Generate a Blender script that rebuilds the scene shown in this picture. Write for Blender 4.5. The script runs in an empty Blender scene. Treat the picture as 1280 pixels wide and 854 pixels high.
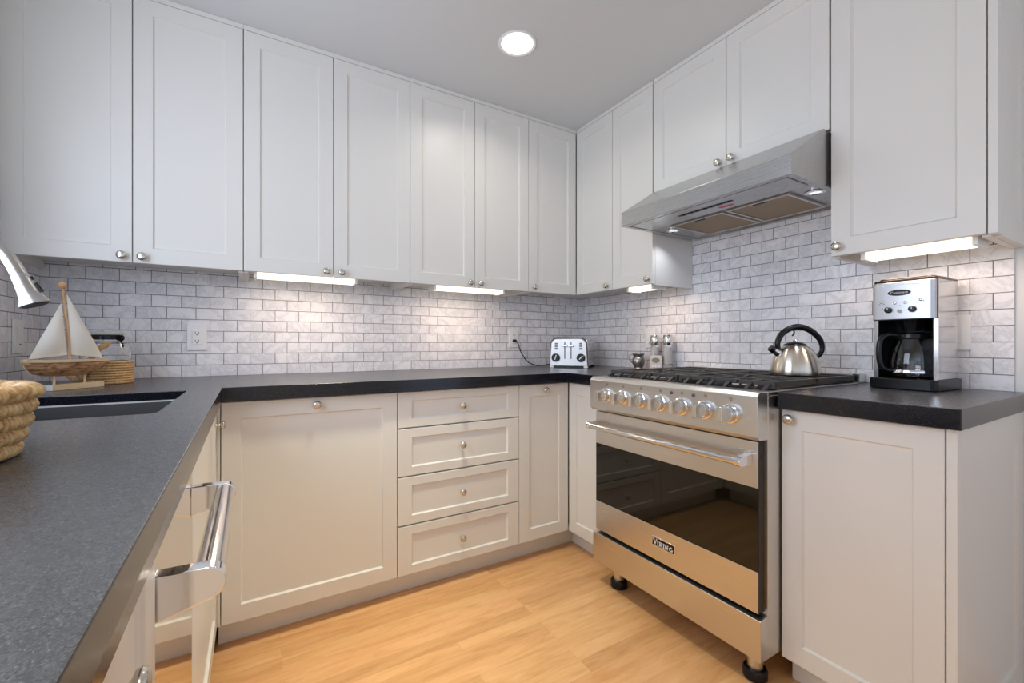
import bpy, bmesh, math, random
from mathutils import Vector, Matrix
PI = math.pi
R = math.radians
random.seed(7)
S = bpy.context.scene
COL = S.collection

# ------------------------------------------------------------------ camera
cam = bpy.data.cameras.new('camera'); camo = bpy.data.objects.new('camera', cam); COL.objects.link(camo)
camo.location = (-2.0262, -2.4158, 1.0642); camo.rotation_euler = (R(90), 0, R(-30.73))
cam.sensor_width = 36; cam.lens = 543.8135 / 1280 * 36
cam.shift_x = 1.6 / 1280; cam.shift_y = 2.554 / 1280
cam.clip_start = .01
S.camera = camo

# ------------------------------------------------------------------ world, light, exposure
W = bpy.data.worlds.new('world'); S.world = W; W.use_nodes = True
bg = W.node_tree.nodes['Background']; bg.inputs[0].default_value = (.66, .80, 1, 1); bg.inputs[1].default_value = 1.18
S.view_settings.view_transform = 'Standard'; S.view_settings.look = 'None'
S.view_settings.gamma = 1; S.view_settings.use_curve_mapping = False; S.view_settings.exposure = 0.08

def area(name, loc, rot, sx, sy, power, color=(1, 1, 1)):
    l = bpy.data.lights.new(name, 'AREA'); l.shape = 'RECTANGLE'; l.size = sx; l.size_y = sy; l.energy = power; l.color = color
    o = bpy.data.objects.new(name, l); COL.objects.link(o); o.location = loc; o.rotation_euler = rot
    return o
area('daylight_sink_window', (-2.735, -1.38, 1.545), (0, R(-90), 0), 1.0, 1.15, 15.5, (.75, .84, 1))

for x_, y_, e_, sp_ in ((-1.55, -1.05, 4.6, 66), (-2.0, -2.7, 4.6, 84), (-2.5, -2.7, 5.2, 90), (-1.6, -4.2, 6, 100)):      # added fill lamps without fixtures, brightening the floor and lower cabinets
    d_ = area('added_fill_lamp', (x_, y_, 2.36), (0, 0, 0), .16, .16, e_, (1, .93, .67)); d_.data.shape = 'DISK'; d_.data.spread = R(sp_)

# ------------------------------------------------------------------ material helpers
def mat(name, color=(.8, .8, .8), rough=.5, metal=0, **kw):
    m = bpy.data.materials.new(name); m.use_nodes = True
    b = m.node_tree.nodes['Principled BSDF']
    b.inputs['Base Color'].default_value = (*color, 1); b.inputs['Roughness'].default_value = rough; b.inputs['Metallic'].default_value = metal
    for k, v in kw.items():
        b.inputs[k].default_value = v
    return m
class NT:
    def __init__(s, m): s.t = m.node_tree; s.b = s.t.nodes['Principled BSDF']
    def n(s, typ, **kw):
        x = s.t.nodes.new(typ)
        for k, v in kw.items():
            if k.startswith('i_'):
                x.inputs[k[2:].replace('_', ' ')].default_value = v
            else: setattr(x, k, v)
        return x
    def l(s, a, b): s.t.links.new(a, b)
    def ramp(s, fac, stops):
        r = s.n('ShaderNodeValToRGB'); e = r.color_ramp.elements
        while len(e) < len(stops): e.new(.5)
        for q, (p, c) in zip(e, stops): q.position = p; q.color = (*c, 1)
        s.l(fac, r.inputs[0]); return r.outputs[0]
    def math(s, op, a, b=0):
        m = s.n('ShaderNodeMath', operation=op)
        for i, v in enumerate((a, b)):
            if isinstance(v, (int, float)): m.inputs[i].default_value = v
            else: s.l(v, m.inputs[i])
        return m.outputs[0]
    def bump(s, h, strength, dist=.001):
        b = s.n('ShaderNodeBump'); b.inputs['Strength'].default_value = strength; b.inputs['Distance'].default_value = dist
        s.l(h, b.inputs['Height']); s.l(b.outputs[0], s.b.inputs['Normal'])
    def pos(s): return s.n('ShaderNodeNewGeometry').outputs['Position']
    def obj(s): return s.n('ShaderNodeTexCoord').outputs['Object']

def painted(name, c, rough=.38):
    m = mat(name, c, rough); t = NT(m)
    nz = t.n('ShaderNodeTexNoise', i_Scale=120., i_Detail=2.); t.l(t.obj(), nz.inputs['Vector'])
    t.bump(nz.outputs[0], .05, .0006)
    return m
M = {}
M['cab'] = painted('cabinet_paint', (.80, .785, .745), .36)
M['kick'] = painted('toe_kick_paint', (.60, .58, .54), .5)
M['ceil'] = painted('ceiling_paint', (.70, .725, .745), .9)
M['wallp'] = painted('wall_paint', (.78, .78, .77), .8)
M['white_plastic'] = mat('white_plastic', (.90, .90, .89), .3)
M['black_plastic'] = mat('black_plastic', (.007, .007, .008), .25, **{'Specular IOR Level': .35})
M['black_matte'] = mat('black_matte', (.01, .01, .01), .6)
M['chrome'] = mat('chrome', (.85, .85, .86), .06, 1)
M['nickel'] = mat('brushed_nickel', (.66, .62, .55), .25, 1)
M['iron'] = mat('cast_iron', (.055, .052, .048), .5)
M['pan'] = mat('black_enamel', (.006, .006, .006), .5, **{'Specular IOR Level': .2})
M['pewter'] = mat('pewter', (.42, .41, .40), .32, 1)
M['white_mark'] = mat('white_print', (.85, .85, .85), .5)
M['grey_mark'] = mat('grey_print', (.10, .10, .12), .5)
M['red_mark'] = mat('red_print', (.6, .03, .05), .5)
M['canvas'] = painted('sail_canvas', (.84, .80, .72), .85)
M['salt'] = mat('salt', (.88, .86, .84), .8)
M['pepper'] = mat('pepper_grain', (.30, .25, .18), .8)
M['brass'] = mat('dark_metal', (.25, .20, .13), .3, 1)
def glass(name, c=(1, 1, 1), rough=0.0, ior=1.45):
    m = mat(name, c, rough); b = m.node_tree.nodes['Principled BSDF']; b.inputs['Transmission Weight'].default_value = 1; b.inputs['IOR'].default_value = ior
    return m
M['glass'] = glass('clear_glass')
M['acrylic'] = glass('clear_acrylic', (.97, .98, 1), .03)
M['oven_glass'] = mat('oven_glass', (.005, .005, .003), .03, 0, **{'Specular IOR Level': .5})
def emis(name, c, s):
    m = mat(name, c, .5); b = m.node_tree.nodes['Principled BSDF']; b.inputs['Emission Color'].default_value = (*c, 1); b.inputs['Emission Strength'].default_value = s
    return m
M['tube'] = emis('lit_diffuser', (1, .88, .70), 1.9)
M['can'] = emis('lit_ceiling_lens', (1, .98, .95), 6.0)
M['hood_lens'] = emis('lamp_lens', (.95, .97, 1), .6)

def steel(name, c=(.66, .645, .62), rough=.3, axis=1, bump=.04):
    m = mat(name, c, rough, 1); t = NT(m)
    mp = t.n('ShaderNodeMapping'); sc = [700, 700, 700]; sc[axis] = 6
    mp.inputs['Scale'].default_value = sc; t.l(t.obj(), mp.inputs[0])
    nz = t.n('ShaderNodeTexNoise', i_Scale=1., i_Detail=3.); t.l(mp.outputs[0], nz.inputs['Vector'])
    mr = t.n('ShaderNodeMapRange'); mr.inputs[3].default_value = rough - .07; mr.inputs[4].default_value = rough + .07
    t.l(nz.outputs[0], mr.inputs[0]); t.l(mr.outputs[0], t.b.inputs['Roughness'])
    t.bump(nz.outputs[0], bump, .0004)
    return m
M['steel'] = steel('brushed_steel_along_wall', axis=1)
M['steel_v'] = steel('brushed_steel_upright', axis=2)
M['steel_x'] = steel('brushed_steel_crosswise', axis=0)
M['hood_steel'] = steel('brushed_hood_steel', (.50, .495, .49), .27, 1, .03)
M['steel_polish'] = steel('polished_steel', (.74, .73, .71), .13, 2, .05)
M['steel_side'] = steel('satin_side_steel', (.70, .69, .68), .16, 2, .02)
M['mirror_steel'] = steel('mirror_steel', (.84, .82, .78), .07, 2, .02)
M['sink'] = steel('sink_steel', (.10, .10, .10), .45, 0, .03)
M['satin'] = mat('satin_nickel', (.46, .45, .435), .3, 1)

def granite(name, stops, r0, r1, bump, ior):
    m = mat(name, (.02, .02, .025), .22); t = NT(m)
    p = t.pos()
    v = t.n('ShaderNodeTexVoronoi', i_Scale=900.); t.l(p, v.inputs['Vector'])
    n2 = t.n('ShaderNodeTexNoise', i_Scale=380., i_Detail=3.); t.l(p, n2.inputs['Vector'])
    c1 = t.ramp(v.outputs['Color'], stops)
    t.l(c1, t.b.inputs['Base Color'])
    n3 = t.n('ShaderNodeTexNoise', i_Scale=220., i_Detail=4.); t.l(p, n3.inputs['Vector'])
    mr = t.n('ShaderNodeMapRange'); mr.inputs[3].default_value = r0; mr.inputs[4].default_value = r1; t.b.inputs['IOR'].default_value = ior
    t.l(n3.outputs[0], mr.inputs[0]); t.l(mr.outputs[0], t.b.inputs['Roughness'])
    t.bump(n3.outputs[0], bump, .001)
    return m
M['granite'] = granite('granite_lit_top', [(.0, (.026, .026, .030)), (.5, (.046, .047, .054)), (.85, (.090, .095, .110)), (1., (.19, .20, .235))], .22, .34, .03, 1.75)  # same stone made lighter: bright reflections on the top put into its colour
M['granite_edge'] = granite('granite_polished_shaded_edge', [(.0, (.003, .003, .004)), (.6, (.005, .006, .009)), (.88, (.016, .020, .038)), (1., (.08, .10, .18))], .13, .22, .04, 1.5)  # same stone, near black: shade on upright faces put into the colour
def polish_shade_edges(o):
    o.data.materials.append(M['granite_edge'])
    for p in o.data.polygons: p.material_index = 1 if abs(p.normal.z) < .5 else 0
    return o

def tile(name, axis, j0, z0=.9145, bw=.1045, rh=.0516):
    m = mat(name, (.7, .7, .72), .3); t = NT(m)
    sp = t.n('ShaderNodeSeparateXYZ'); t.l(t.pos(), sp.inputs[0])
    u = t.math('SUBTRACT', sp.outputs[axis], j0 - bw / 2 - bw * 60)
    w = t.math('SUBTRACT', sp.outputs[2], z0 - rh * 40)
    cb = t.n('ShaderNodeCombineXYZ'); t.l(u, cb.inputs[0]); t.l(w, cb.inputs[1])
    def brick(ms, sm):
        b = t.n('ShaderNodeTexBrick', offset=.5, offset_frequency=2, squash=1, squash_frequency=2)
        b.inputs['Scale'].default_value = 1; b.inputs['Mortar Size'].default_value = ms; b.inputs['Mortar Smooth'].default_value = sm
        b.inputs['Bias'].default_value = 0; b.inputs['Brick Width'].default_value = bw; b.inputs['Row Height'].default_value = rh
        b.inputs['Color1'].default_value = (0, 0, 0, 1); b.inputs['Color2'].default_value = (1, 1, 1, 1); b.inputs['Mortar'].default_value = (0, 0, 0, 1)
        t.l(cb.outputs[0], b.inputs['Vector']); return b
    b1 = brick(.0013, .0); b2 = brick(.0022, .6)
    rnd = b1.outputs['Color']
    # marble veins, each tile cut from another place
    off = t.n('ShaderNodeVectorMath', operation='SCALE'); t.l(rnd, off.inputs[0]); off.inputs[3].default_value = 37.0
    ad = t.n('ShaderNodeVectorMath', operation='ADD'); t.l(t.pos(), ad.inputs[0]); t.l(off.outputs[0], ad.inputs[1])
    nz = t.n('ShaderNodeTexNoise', i_Scale=11., i_Detail=7., i_Roughness=.7, i_Distortion=.6); t.l(ad.outputs[0], nz.inputs['Vector'])
    vein = t.math('ABSOLUTE', t.math('SUBTRACT', nz.outputs[0], .5))
    c = t.ramp(vein, [(.0, (.70, .705, .735)), (.015, (.80, .80, .83)), (.07, (.90, .895, .92)), (.3, (.94, .935, .955))])
    hs = t.n('ShaderNodeMix', data_type='RGBA', blend_type='MULTIPLY'); hs.inputs[0].default_value = 1
    tint = t.ramp(rnd, [(0, (.92, .92, .93)), (.5, (.98, .975, .975)), (1, (1.03, 1.02, 1.01))])
    t.l(c, hs.inputs[6]); t.l(tint, hs.inputs[7])
    mx = t.n('ShaderNodeMix', data_type='RGBA'); t.l(b1.outputs['Fac'], mx.inputs[0]); t.l(hs.outputs[2], mx.inputs[6]); mx.inputs[7].default_value = (.15, .15, .165, 1)
    t.l(mx.outputs[2], t.b.inputs['Base Color'])
    t.l(t.math('ADD', t.math('MULTIPLY', b1.outputs['Fac'], .4), .40), t.b.inputs['Roughness'])
    t.bump(t.math('SUBTRACT', 1, b2.outputs['Fac']), .25, .0006)
    return m
M['tile_back'] = tile('marble_tile_back', 0, -2.191)
M['tile_right'] = tile('marble_tile_right', 1, -1.336, bw=.104)
M['tile_left'] = tile('marble_tile_left', 1, -.17, bw=.1045)

def wood_floor():
    m = mat('maple_floor', (.6, .4, .2), .3); t = NT(m)
    mp = t.n('ShaderNodeMapping'); mp.inputs['Location'].default_value = (20, 20, 0); t.l(t.pos(), mp.inputs[0])
    def brick(ms):
        b = t.n('ShaderNodeTexBrick', offset=.37, offset_frequency=3, squash=1)
        b.inputs['Scale'].default_value = 1; b.inputs['Mortar Size'].default_value = ms; b.inputs['Mortar Smooth'].default_value = .1
        b.inputs['Brick Width'].default_value = .86; b.inputs['Row Height'].default_value = .0585
        b.inputs['Color1'].default_value = (0, 0, 0, 1); b.inputs['Color2'].default_value = (1, 1, 1, 1); b.inputs['Mortar'].default_value = (.3, .3, .3, 1)
        t.l(mp.outputs[0], b.inputs['Vector']); return b
    b = brick(.0006)
    off = t.n('ShaderNodeVectorMath', operation='SCALE'); t.l(b.outputs['Color'], off.inputs[0]); off.inputs[3].default_value = 23.
    ad = t.n('ShaderNodeVectorMath', operation='ADD'); t.l(t.pos(), ad.inputs[0]); t.l(off.outputs[0], ad.inputs[1])
    m2 = t.n('ShaderNodeMapping'); m2.inputs['Scale'].default_value = (2.2, 16, 1); t.l(ad.outputs[0], m2.inputs[0])
    nz = t.n('ShaderNodeTexNoise', i_Scale=2.2, i_Detail=6., i_Roughness=.6, i_Distortion=.8); t.l(m2.outputs[0], nz.inputs['Vector'])
    c = t.ramp(nz.outputs[0], [(.25, (.60, .31, .13)), (.5, (.72, .42, .195)), (.75, (.79, .49, .25))])
    tint = t.ramp(b.outputs['Color'], [(0, (.88, .82, .77)), (.2, (1.0, .92, .89)), (.45, (1.0, 1.0, .95)), (.7, (1.03, .97, .97)), (1, (1.06, 1.08, 1.05))])
    hs = t.n('ShaderNodeMix', data_type='RGBA', blend_type='MULTIPLY'); hs.inputs[0].default_value = 1
    t.l(c, hs.inputs[6]); t.l(tint, hs.inputs[7])
    mx = t.n('ShaderNodeMix', data_type='RGBA'); t.l(t.math('MULTIPLY', b.outputs['Fac'], .3), mx.inputs[0]); t.l(hs.outputs[2], mx.inputs[6]); mx.inputs[7].default_value = (.35, .17, .06, 1)
    t.l(mx.outputs[2], t.b.inputs['Base Color'])
    t.b.inputs['Roughness'].default_value = .3
    t.bump(nz.outputs[0], .03, .001)
    return m
M['floor'] = wood_floor()
def timber(name, c1, c2, c3, scale=(60, 60, 8), rough=.6):
    m = mat(name, c2, rough); t = NT(m)
    mp = t.n('ShaderNodeMapping'); mp.inputs['Scale'].default_value = scale; t.l(t.obj(), mp.inputs[0])
    nz = t.n('ShaderNodeTexNoise', i_Scale=1., i_Detail=5., i_Distortion=1.2); t.l(mp.outputs[0], nz.inputs['Vector'])
    t.l(t.ramp(nz.outputs[0], [(.32, c1), (.5, c2), (.68, c3)]), t.b.inputs['Base Color'])
    t.bump(nz.outputs[0], .2, .001)
    return m
M['pale_wood'] = timber('pale_wood', (.60, .42, .23), (.70, .52, .31), (.74, .57, .36), (12, 60, 60))
M['drift_wood'] = timber('rough_bark_wood', (.13, .05, .02), (.42, .22, .10), (.64, .42, .24), (22, 60, 110))
M['mast_wood'] = timber('mast_wood', (.42, .25, .12), (.58, .36, .18), (.66, .44, .25), (60, 60, 14))
M['ball_wood'] = timber('ball_wood', (.50, .26, .12), (.58, .31, .15), (.62, .36, .18), (30, 30, 30))
M['rope'] = timber('jute_rope', (.42, .24, .09), (.62, .39, .17), (.72, .50, .25), (160, 160, 160), .8)
M['wicker'] = timber('woven_wicker', (.38, .20, .07), (.64, .41, .18), (.78, .56, .29), (60, 60, 60), .5)
def mesh_filter():
    m = mat('filter_mesh', (.30, .19, .085), .32, 1); t = NT(m)  # brown base colour carries the wood floor's reflection in the aluminium
    mp = t.n('ShaderNodeMapping'); mp.inputs['Rotation'].default_value = (0, 0, R(45)); t.l(t.obj(), mp.inputs[0])
    ck = t.n('ShaderNodeTexChecker', i_Scale=320.); t.l(mp.outputs[0], ck.inputs[0])
    t.bump(ck.outputs[1], .4, .001)
    return m
M['filter'] = mesh_filter()

# ------------------------------------------------------------------ geometry helpers
class MB:
    def __init__(s): s.b = bmesh.new()
    def box(s, x0, x1, y0, y1, z0, z1):
        vs = [s.b.verts.new((x, y, z)) for x in (x0, x1) for y in (y0, y1) for z in (z0, z1)]
        for q in ((0, 1, 3, 2), (4, 6, 7, 5), (0, 4, 5, 1), (2, 3, 7, 6), (0, 2, 6, 4), (1, 5, 7, 3)): s.b.faces.new([vs[i] for i in q])
        return s
    def prism(s, poly, f0, f1, hole=None):
        """poly: 2-D points; f0/f1 map (a,b) to 3-D at the two ends"""
        A = [s.b.verts.new(f0(*p)) for p in poly]; B = [s.b.verts.new(f1(*p)) for p in poly]
        n = len(poly)
        for i in range(n): s.b.faces.new((A[i], A[(i + 1) % n], B[(i + 1) % n], B[i]))
        if hole:
            HA = [s.b.verts.new(f0(*p)) for p in hole]; HB = [s.b.verts.new(f1(*p)) for p in hole]
            k = len(hole)
            for i in range(k): s.b.faces.new((HA[i], HB[i], HB[(i + 1) % k], HA[(i + 1) % k]))
            for P, H in ((A, HA), (B, HB)):
                es = []
                for L in (P, H):
                    for i in range(len(L)):
                        e = s.b.edges.get((L[i], L[(i + 1) % len(L)])); es.append(e)
                bmesh.ops.triangle_fill(s.b, edges=es, use_beauty=True)
        else:
            s.b.faces.new(A[::-1]); s.b.faces.new(B)
        return s
    def zprism(s, poly, z0, z1, hole=None): return s.prism(poly, lambda a, b: (a, b, z0), lambda a, b: (a, b, z1), hole)
    def yprism(s, poly, y0, y1): return s.prism(poly, lambda a, b: (a, y0, b), lambda a, b: (a, y1, b))
    def xprism(s, poly, x0, x1): return s.prism(poly, lambda a, b: (x0, a, b), lambda a, b: (x1, a, b))
    def lathe(s, prof, c=(0, 0, 0), ax=(0, 0, 1), seg=32, cap0=True, cap1=True):
        ax = Vector(ax).normalized(); q = ax.to_track_quat('Z', 'Y').to_matrix(); c = Vector(c)
        rings = []
        for r, h in prof:
            if r < 1e-6: rings.append([s.b.verts.new(c + q @ Vector((0, 0, h)))])
            else: rings.append([s.b.verts.new(c + q @ Vector((r * math.cos(2 * PI * i / seg), r * math.sin(2 * PI * i / seg), h))) for i in range(seg)])
        for a, b in zip(rings, rings[1:]):
            for i in range(seg):
                j = (i + 1) % seg
                if len(a) == 1 and len(b) == 1: continue
                if len(a) == 1: s.b.faces.new((a[0], b[i], b[j]))
                elif len(b) == 1: s.b.faces.new((a[i], a[j], b[0]))
                else: s.b.faces.new((a[i], a[j], b[j], b[i]))
        if cap0 and len(rings[0]) > 1: s.b.faces.new(rings[0][::-1])
        if cap1 and len(rings[-1]) > 1: s.b.faces.new(rings[-1])
        return s
    def cyl(s, p0, p1, r, r1=None, seg=24):
        p0 = Vector(p0); p1 = Vector(p1); d = (p1 - p0)
        return s.lathe([(r, 0), (r if r1 is None else r1, d.length)], p0, d, seg)
    def tube(s, pts, r, seg=12, close=False):
        P = [Vector(p) for p in pts]; n = len(P)
        rr = r if isinstance(r, (list, tuple)) else [r] * n
        up = None; rings = []
        for i in range(n):
            if close: d = P[(i + 1) % n] - P[i - 1]
            else: d = P[min(i + 1, n - 1)] - P[max(i - 1, 0)]
            d.normalize()
            if up is None:
                up = Vector((0, 0, 1)) if abs(d.z) < .9 else Vector((1, 0, 0))
            up = (up - d * up.dot(d)).normalized(); sd = d.cross(up)
            rings.append([s.b.verts.new(P[i] + (up * math.cos(2 * PI * k / seg) + sd * math.sin(2 * PI * k / seg)) * rr[i]) for k in range(seg)])
        m = n if close else n - 1
        for i in range(m):
            a, b = rings[i], rings[(i + 1) % n]
            for k in range(seg): s.b.faces.new((a[k], a[(k + 1) % seg], b[(k + 1) % seg], b[k]))
        if not close: s.b.faces.new(rings[0][::-1]); s.b.faces.new(rings[-1])
        return s
    def build(s, name, m, parent=None, bevel=0, seg=2, sharp=35, local=False):
        b = s.b
        bmesh.ops.remove_doubles(b, verts=b.verts, dist=1e-6)
        bmesh.ops.recalc_face_normals(b, faces=b.faces)
        for f in b.faces: f.smooth = True
        for e in b.edges:
            if len(e.link_faces) != 2 or e.calc_face_angle(0) > R(sharp): e.smooth = False
        me = bpy.data.meshes.new(name)
        if parent is None:
            lo = [min(v.co[i] for v in b.verts) for i in range(3)]; hi = [max(v.co[i] for v in b.verts) for i in range(3)]
            org = Vector(((lo[0] + hi[0]) / 2, (lo[1] + hi[1]) / 2, lo[2]))
        else: org = Vector() if local else wl(parent)
        if not (parent is not None and local): bmesh.ops.translate(b, verts=b.verts, vec=-org)
        b.to_mesh(me); b.free(); me.materials.append(M[m] if isinstance(m, str) else m)
        o = bpy.data.objects.new(name, me); COL.objects.link(o)
        if parent is None: o.location = org
        else: o.parent = parent
        if bevel:
            md = o.modifiers.new('bevel', 'BEVEL'); md.width = bevel; md.segments = seg; md.limit_method = 'ANGLE'; md.angle_limit = R(40); md.harden_normals = True
        return o
def wl(o):
    v = Vector()
    while o is not None: v += o.location; o = o.parent
    return v
def smooth(pts, n=6, close=False):
    P = [Vector(p) for p in pts]; out = []; L = len(P)
    rng = range(L) if close else range(L - 1)
    for i in rng:
        g = (lambda k: P[k % L]) if close else (lambda k: P[max(0, min(L - 1, k))])
        a, b, c, d = g(i - 1), g(i), g(i + 1), g(i + 2)
        for k in range(n):
            t = k / n
            out.append(.5 * ((2 * b) + (c - a) * t + (2 * a - 5 * b + 4 * c - d) * t * t + (3 * b - a - 3 * c + d) * t ** 3))
    if not close: out.append(P[-1])
    return out
def rrect(x0, x1, y0, y1, r, n=6):
    out = []
    for cx, cy, a in ((x1 - r, y1 - r, 0), (x0 + r, y1 - r, 90), (x0 + r, y0 + r, 180), (x1 - r, y0 + r, 270)):
        for k in range(n + 1):
            t = R(a + 90 * k / n); out.append((cx + r * math.cos(t), cy + r * math.sin(t)))
    return out
def thing(name, label, cat, loc=(0, 0, 0), rz=0, group=None):
    o = bpy.data.objects.new(name, None); COL.objects.link(o); o.location = loc; o.rotation_euler = (0, 0, rz); o.empty_display_size = .05
    return tag(o, label, cat, group)
def tag(o, label, cat, group=None):
    o['label'] = label; o['category'] = cat
    if group: o['group'] = group
    return o
def struct(o): o['kind'] = 'structure'; return o

# directions a cabinet run faces: (u along the wall, n out of the wall, w up) -> xyz
WL = -2.748
class Run:
    def __init__(s, kind, plane=0): s.k = kind; s.p = plane
    def P(s, u, n, w):
        if s.k == 'back': return (u, s.p - n, w)
        if s.k == 'right': return (-n, u, w)
        return (WL + n, u, w)
    def box(s, mb, u0, u1, n0, n1, w0, w1):
        a = s.P(u0, n0, w0); b = s.P(u1, n1, w1)
        return mb.box(min(a[0], b[0]), max(a[0], b[0]), min(a[1], b[1]), max(a[1], b[1]), w0, w1)
BACK, RIGHT, LEFT = Run('back'), Run('right'), Run('left')

def shaker(run, u0, u1, w0, w1, nf, th=.02, st=.057, rail=None, rec=.008, bev=.005, mb=None):
    rail = rail or st; mb = mb or MB(); b = mb.b; c = .0012
    def rect(du, dw, n): return [b.verts.new(run.P(u, n, w)) for u, w in ((u0 + du, w0 + dw), (u1 - du, w0 + dw), (u1 - du, w1 - dw), (u0 + du, w1 - dw))]
    L = [rect(0, 0, nf - th), rect(0, 0, nf - c), rect(c, c, nf), rect(st, rail, nf), rect(st + bev * .25, rail + bev * .25, nf - rec * .5), rect(st + bev, rail + bev, nf - rec)]
    for p, q in zip(L, L[1:]):
        for i in range(4): b.faces.new((p[i], p[(i + 1) % 4], q[(i + 1) % 4], q[i]))
    b.faces.new(L[0][::-1]); b.faces.new(L[-1])
    return mb
KN = [(.0, .0), (.0075, .0), (.0075, .002), (.0052, .004), (.0048, .012), (.008, .0145), (.0138, .017), (.0152, .0205), (.0138, .0245), (.009, .0268), (0, .0276)]
def knob(run, u, w, nf, parent):
    mb = MB(); n0 = Vector(run.P(u, nf, w)); n1 = Vector(run.P(u, nf + 1, w))
    mb.lathe(KN, n0, n1 - n0, 24)
    return mb.build('knob', 'nickel', parent, sharp=50)
G = .0016
def door(run, u0, u1, w0, w1, nf, parent, kn=None, name='door', **kw):
    d = shaker(run, min(u0, u1) + G, max(u0, u1) - G, w0 + G, w1 - G, nf, **kw).build(name, 'cab', parent, sharp=20)
    if kn: knob(run, kn[0], kn[1], nf, d)
    return d

# ------------------------------------------------------------------ room shell
CZ = 2.375
struct(MB().box(-6, 4, -6, .12, -.06, 0).build('floor', 'floor'))
struct(MB().box(-6, 4, -6, .12, CZ, CZ + .1).build('ceiling', 'ceil'))
struct(MB().box(WL - .12, .12, 0, .12, 0, CZ).build('wall_back', 'wallp'))
struct(MB().box(0, .12, -3.4, 0, 0, CZ).build('wall_right', 'wallp'))
struct(MB().box(-3.4, -.75, -3.16, -3.04, 0, .95).build('reflection_block', 'wallp'))      # unseen low white block, added behind the viewer for the chrome to mirror
WY0, WY1, WZ0, WZ1 = -1.98, -.78, 1.03, 2.06
wm = MB()
for q in ((-2.3, WY0, 0, CZ), (WY1, 0, 0, CZ), (WY0, WY1, 0, WZ0), (WY0, WY1, WZ1, CZ)): wm.box(WL - .12, WL, *q)
struct(wm.build('wall_left', 'wallp'))
wm = MB(); wm.xprism([(WY0, WZ0), (WY1, WZ0), (WY1, WZ1), (WY0, WZ1)], WL - .10, WL - .05, [(WY0 + .05, WZ0 + .05), (WY1 - .05, WZ0 + .05), (WY1 - .05, WZ1 - .05), (WY0 + .05, WZ1 - .05)]) if False else wm.prism([(WY0, WZ0), (WY1, WZ0), (WY1, WZ1), (WY0, WZ1)], lambda a, b: (WL - .10, a, b), lambda a, b: (WL - .05, a, b), [(WY0 + .05, WZ0 + .05), (WY1 - .05, WZ0 + .05), (WY1 - .05, WZ1 - .05), (WY0 + .05, WZ1 - .05)])
win = struct(wm.build('window_1', 'white_plastic', None, .003))
MB().box(WL - .078, WL - .072, WY0 + .05, WY1 - .05, WZ0 + .05, WZ1 - .05).build('pane', 'glass', win)
TT = .008
struct(MB().box(WL, 0, -TT, -.0002, .915, 1.42).build('trim_1', 'tile_back'))
struct(MB().box(-TT, -.0002, -2.056, -TT, .915, 1.85).build('trim_2', 'tile_right'))
tm = MB()
for q in ((-2.15, WY0, .915, 1.6), (WY1, -TT, .915, 1.6), (WY0, WY1, .915, WZ0)): tm.box(WL + .0002, WL + TT, *q)
struct(tm.build('trim_3', 'tile_left'))

# ------------------------------------------------------------------ worktops
def counter_main():
    z0, z1 = .865, .915
    mb = MB()
    outer = [(WL + .001, -.001), (-.001, -.001), (-.001, -.934), (-.6455, -.934), (-.6455, -.6591), (-2.1135, -.6591), (-2.1, -2.15), (WL + .001, -2.15)]
    hole = rrect(-2.62, -2.204, -1.226, -.70, .018, 4)
    mb.zprism(outer, .889, z1, hole); mb.zprism(outer, z0, .889, rrect(-2.645, -2.179, -1.251, -.675, .02, 4))
    return tag(polish_shade_edges(mb.build('worktop', 'granite', None, .0025)), 'dark granite worktop with sink cutout running along left and back walls', 'worktop')
counter_main()
tag(polish_shade_edges(MB().box(-.6455, -.001, -2.0905, -1.688, .865, .915).build('worktop', 'granite', None, .0025)), 'short dark granite worktop under the coffee maker right of the range', 'worktop')
# sink
sk = thing('sink', 'dark undermount sink set below the left granite worktop', 'sink', (-2.41, -.96, .70))
mb = MB()
o_ = rrect(-2.612, -2.212, -1.218, -.708, .03, 5)
prof = [(0, .8648), (0, .68)]
A = [mb.b.verts.new((x, y, .8885)) for x, y in rrect(-2.635, -2.189, -1.241, -.685, .03, 5)]
B = [mb.b.verts.new((x, y, .8885)) for x, y in o_]
C_ = [mb.b.verts.new((x, y, .69)) for x, y in rrect(-2.604, -2.22, -1.21, -.716, .03, 5)]
D_ = [mb.b.verts.new((x, y, .68)) for x, y in rrect(-2.594, -2.23, -1.2, -.726, .03, 5)]
for p, q in ((A, B), (B, C_), (C_, D_)):
    for i in range(len(p)): mb.b.faces.new((p[i], p[(i + 1) % len(p)], q[(i + 1) % len(p)], q[i]))
mb.b.faces.new(D_)
bs = mb.build('basin', 'sink', sk); sm_ = bs.modifiers.new('solid', 'SOLIDIFY'); sm_.thickness = .0015; sm_.offset = -1
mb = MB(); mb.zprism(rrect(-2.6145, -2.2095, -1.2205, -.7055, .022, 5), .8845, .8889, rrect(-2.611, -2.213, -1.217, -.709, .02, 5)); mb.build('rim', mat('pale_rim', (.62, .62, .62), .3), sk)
MB().lathe([(0, 0), (.045, 0), (.045, .004), (.03, .002), (0, .001)], (-2.41, -.96, .6805)).build('drain', 'chrome', sk)
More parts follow.
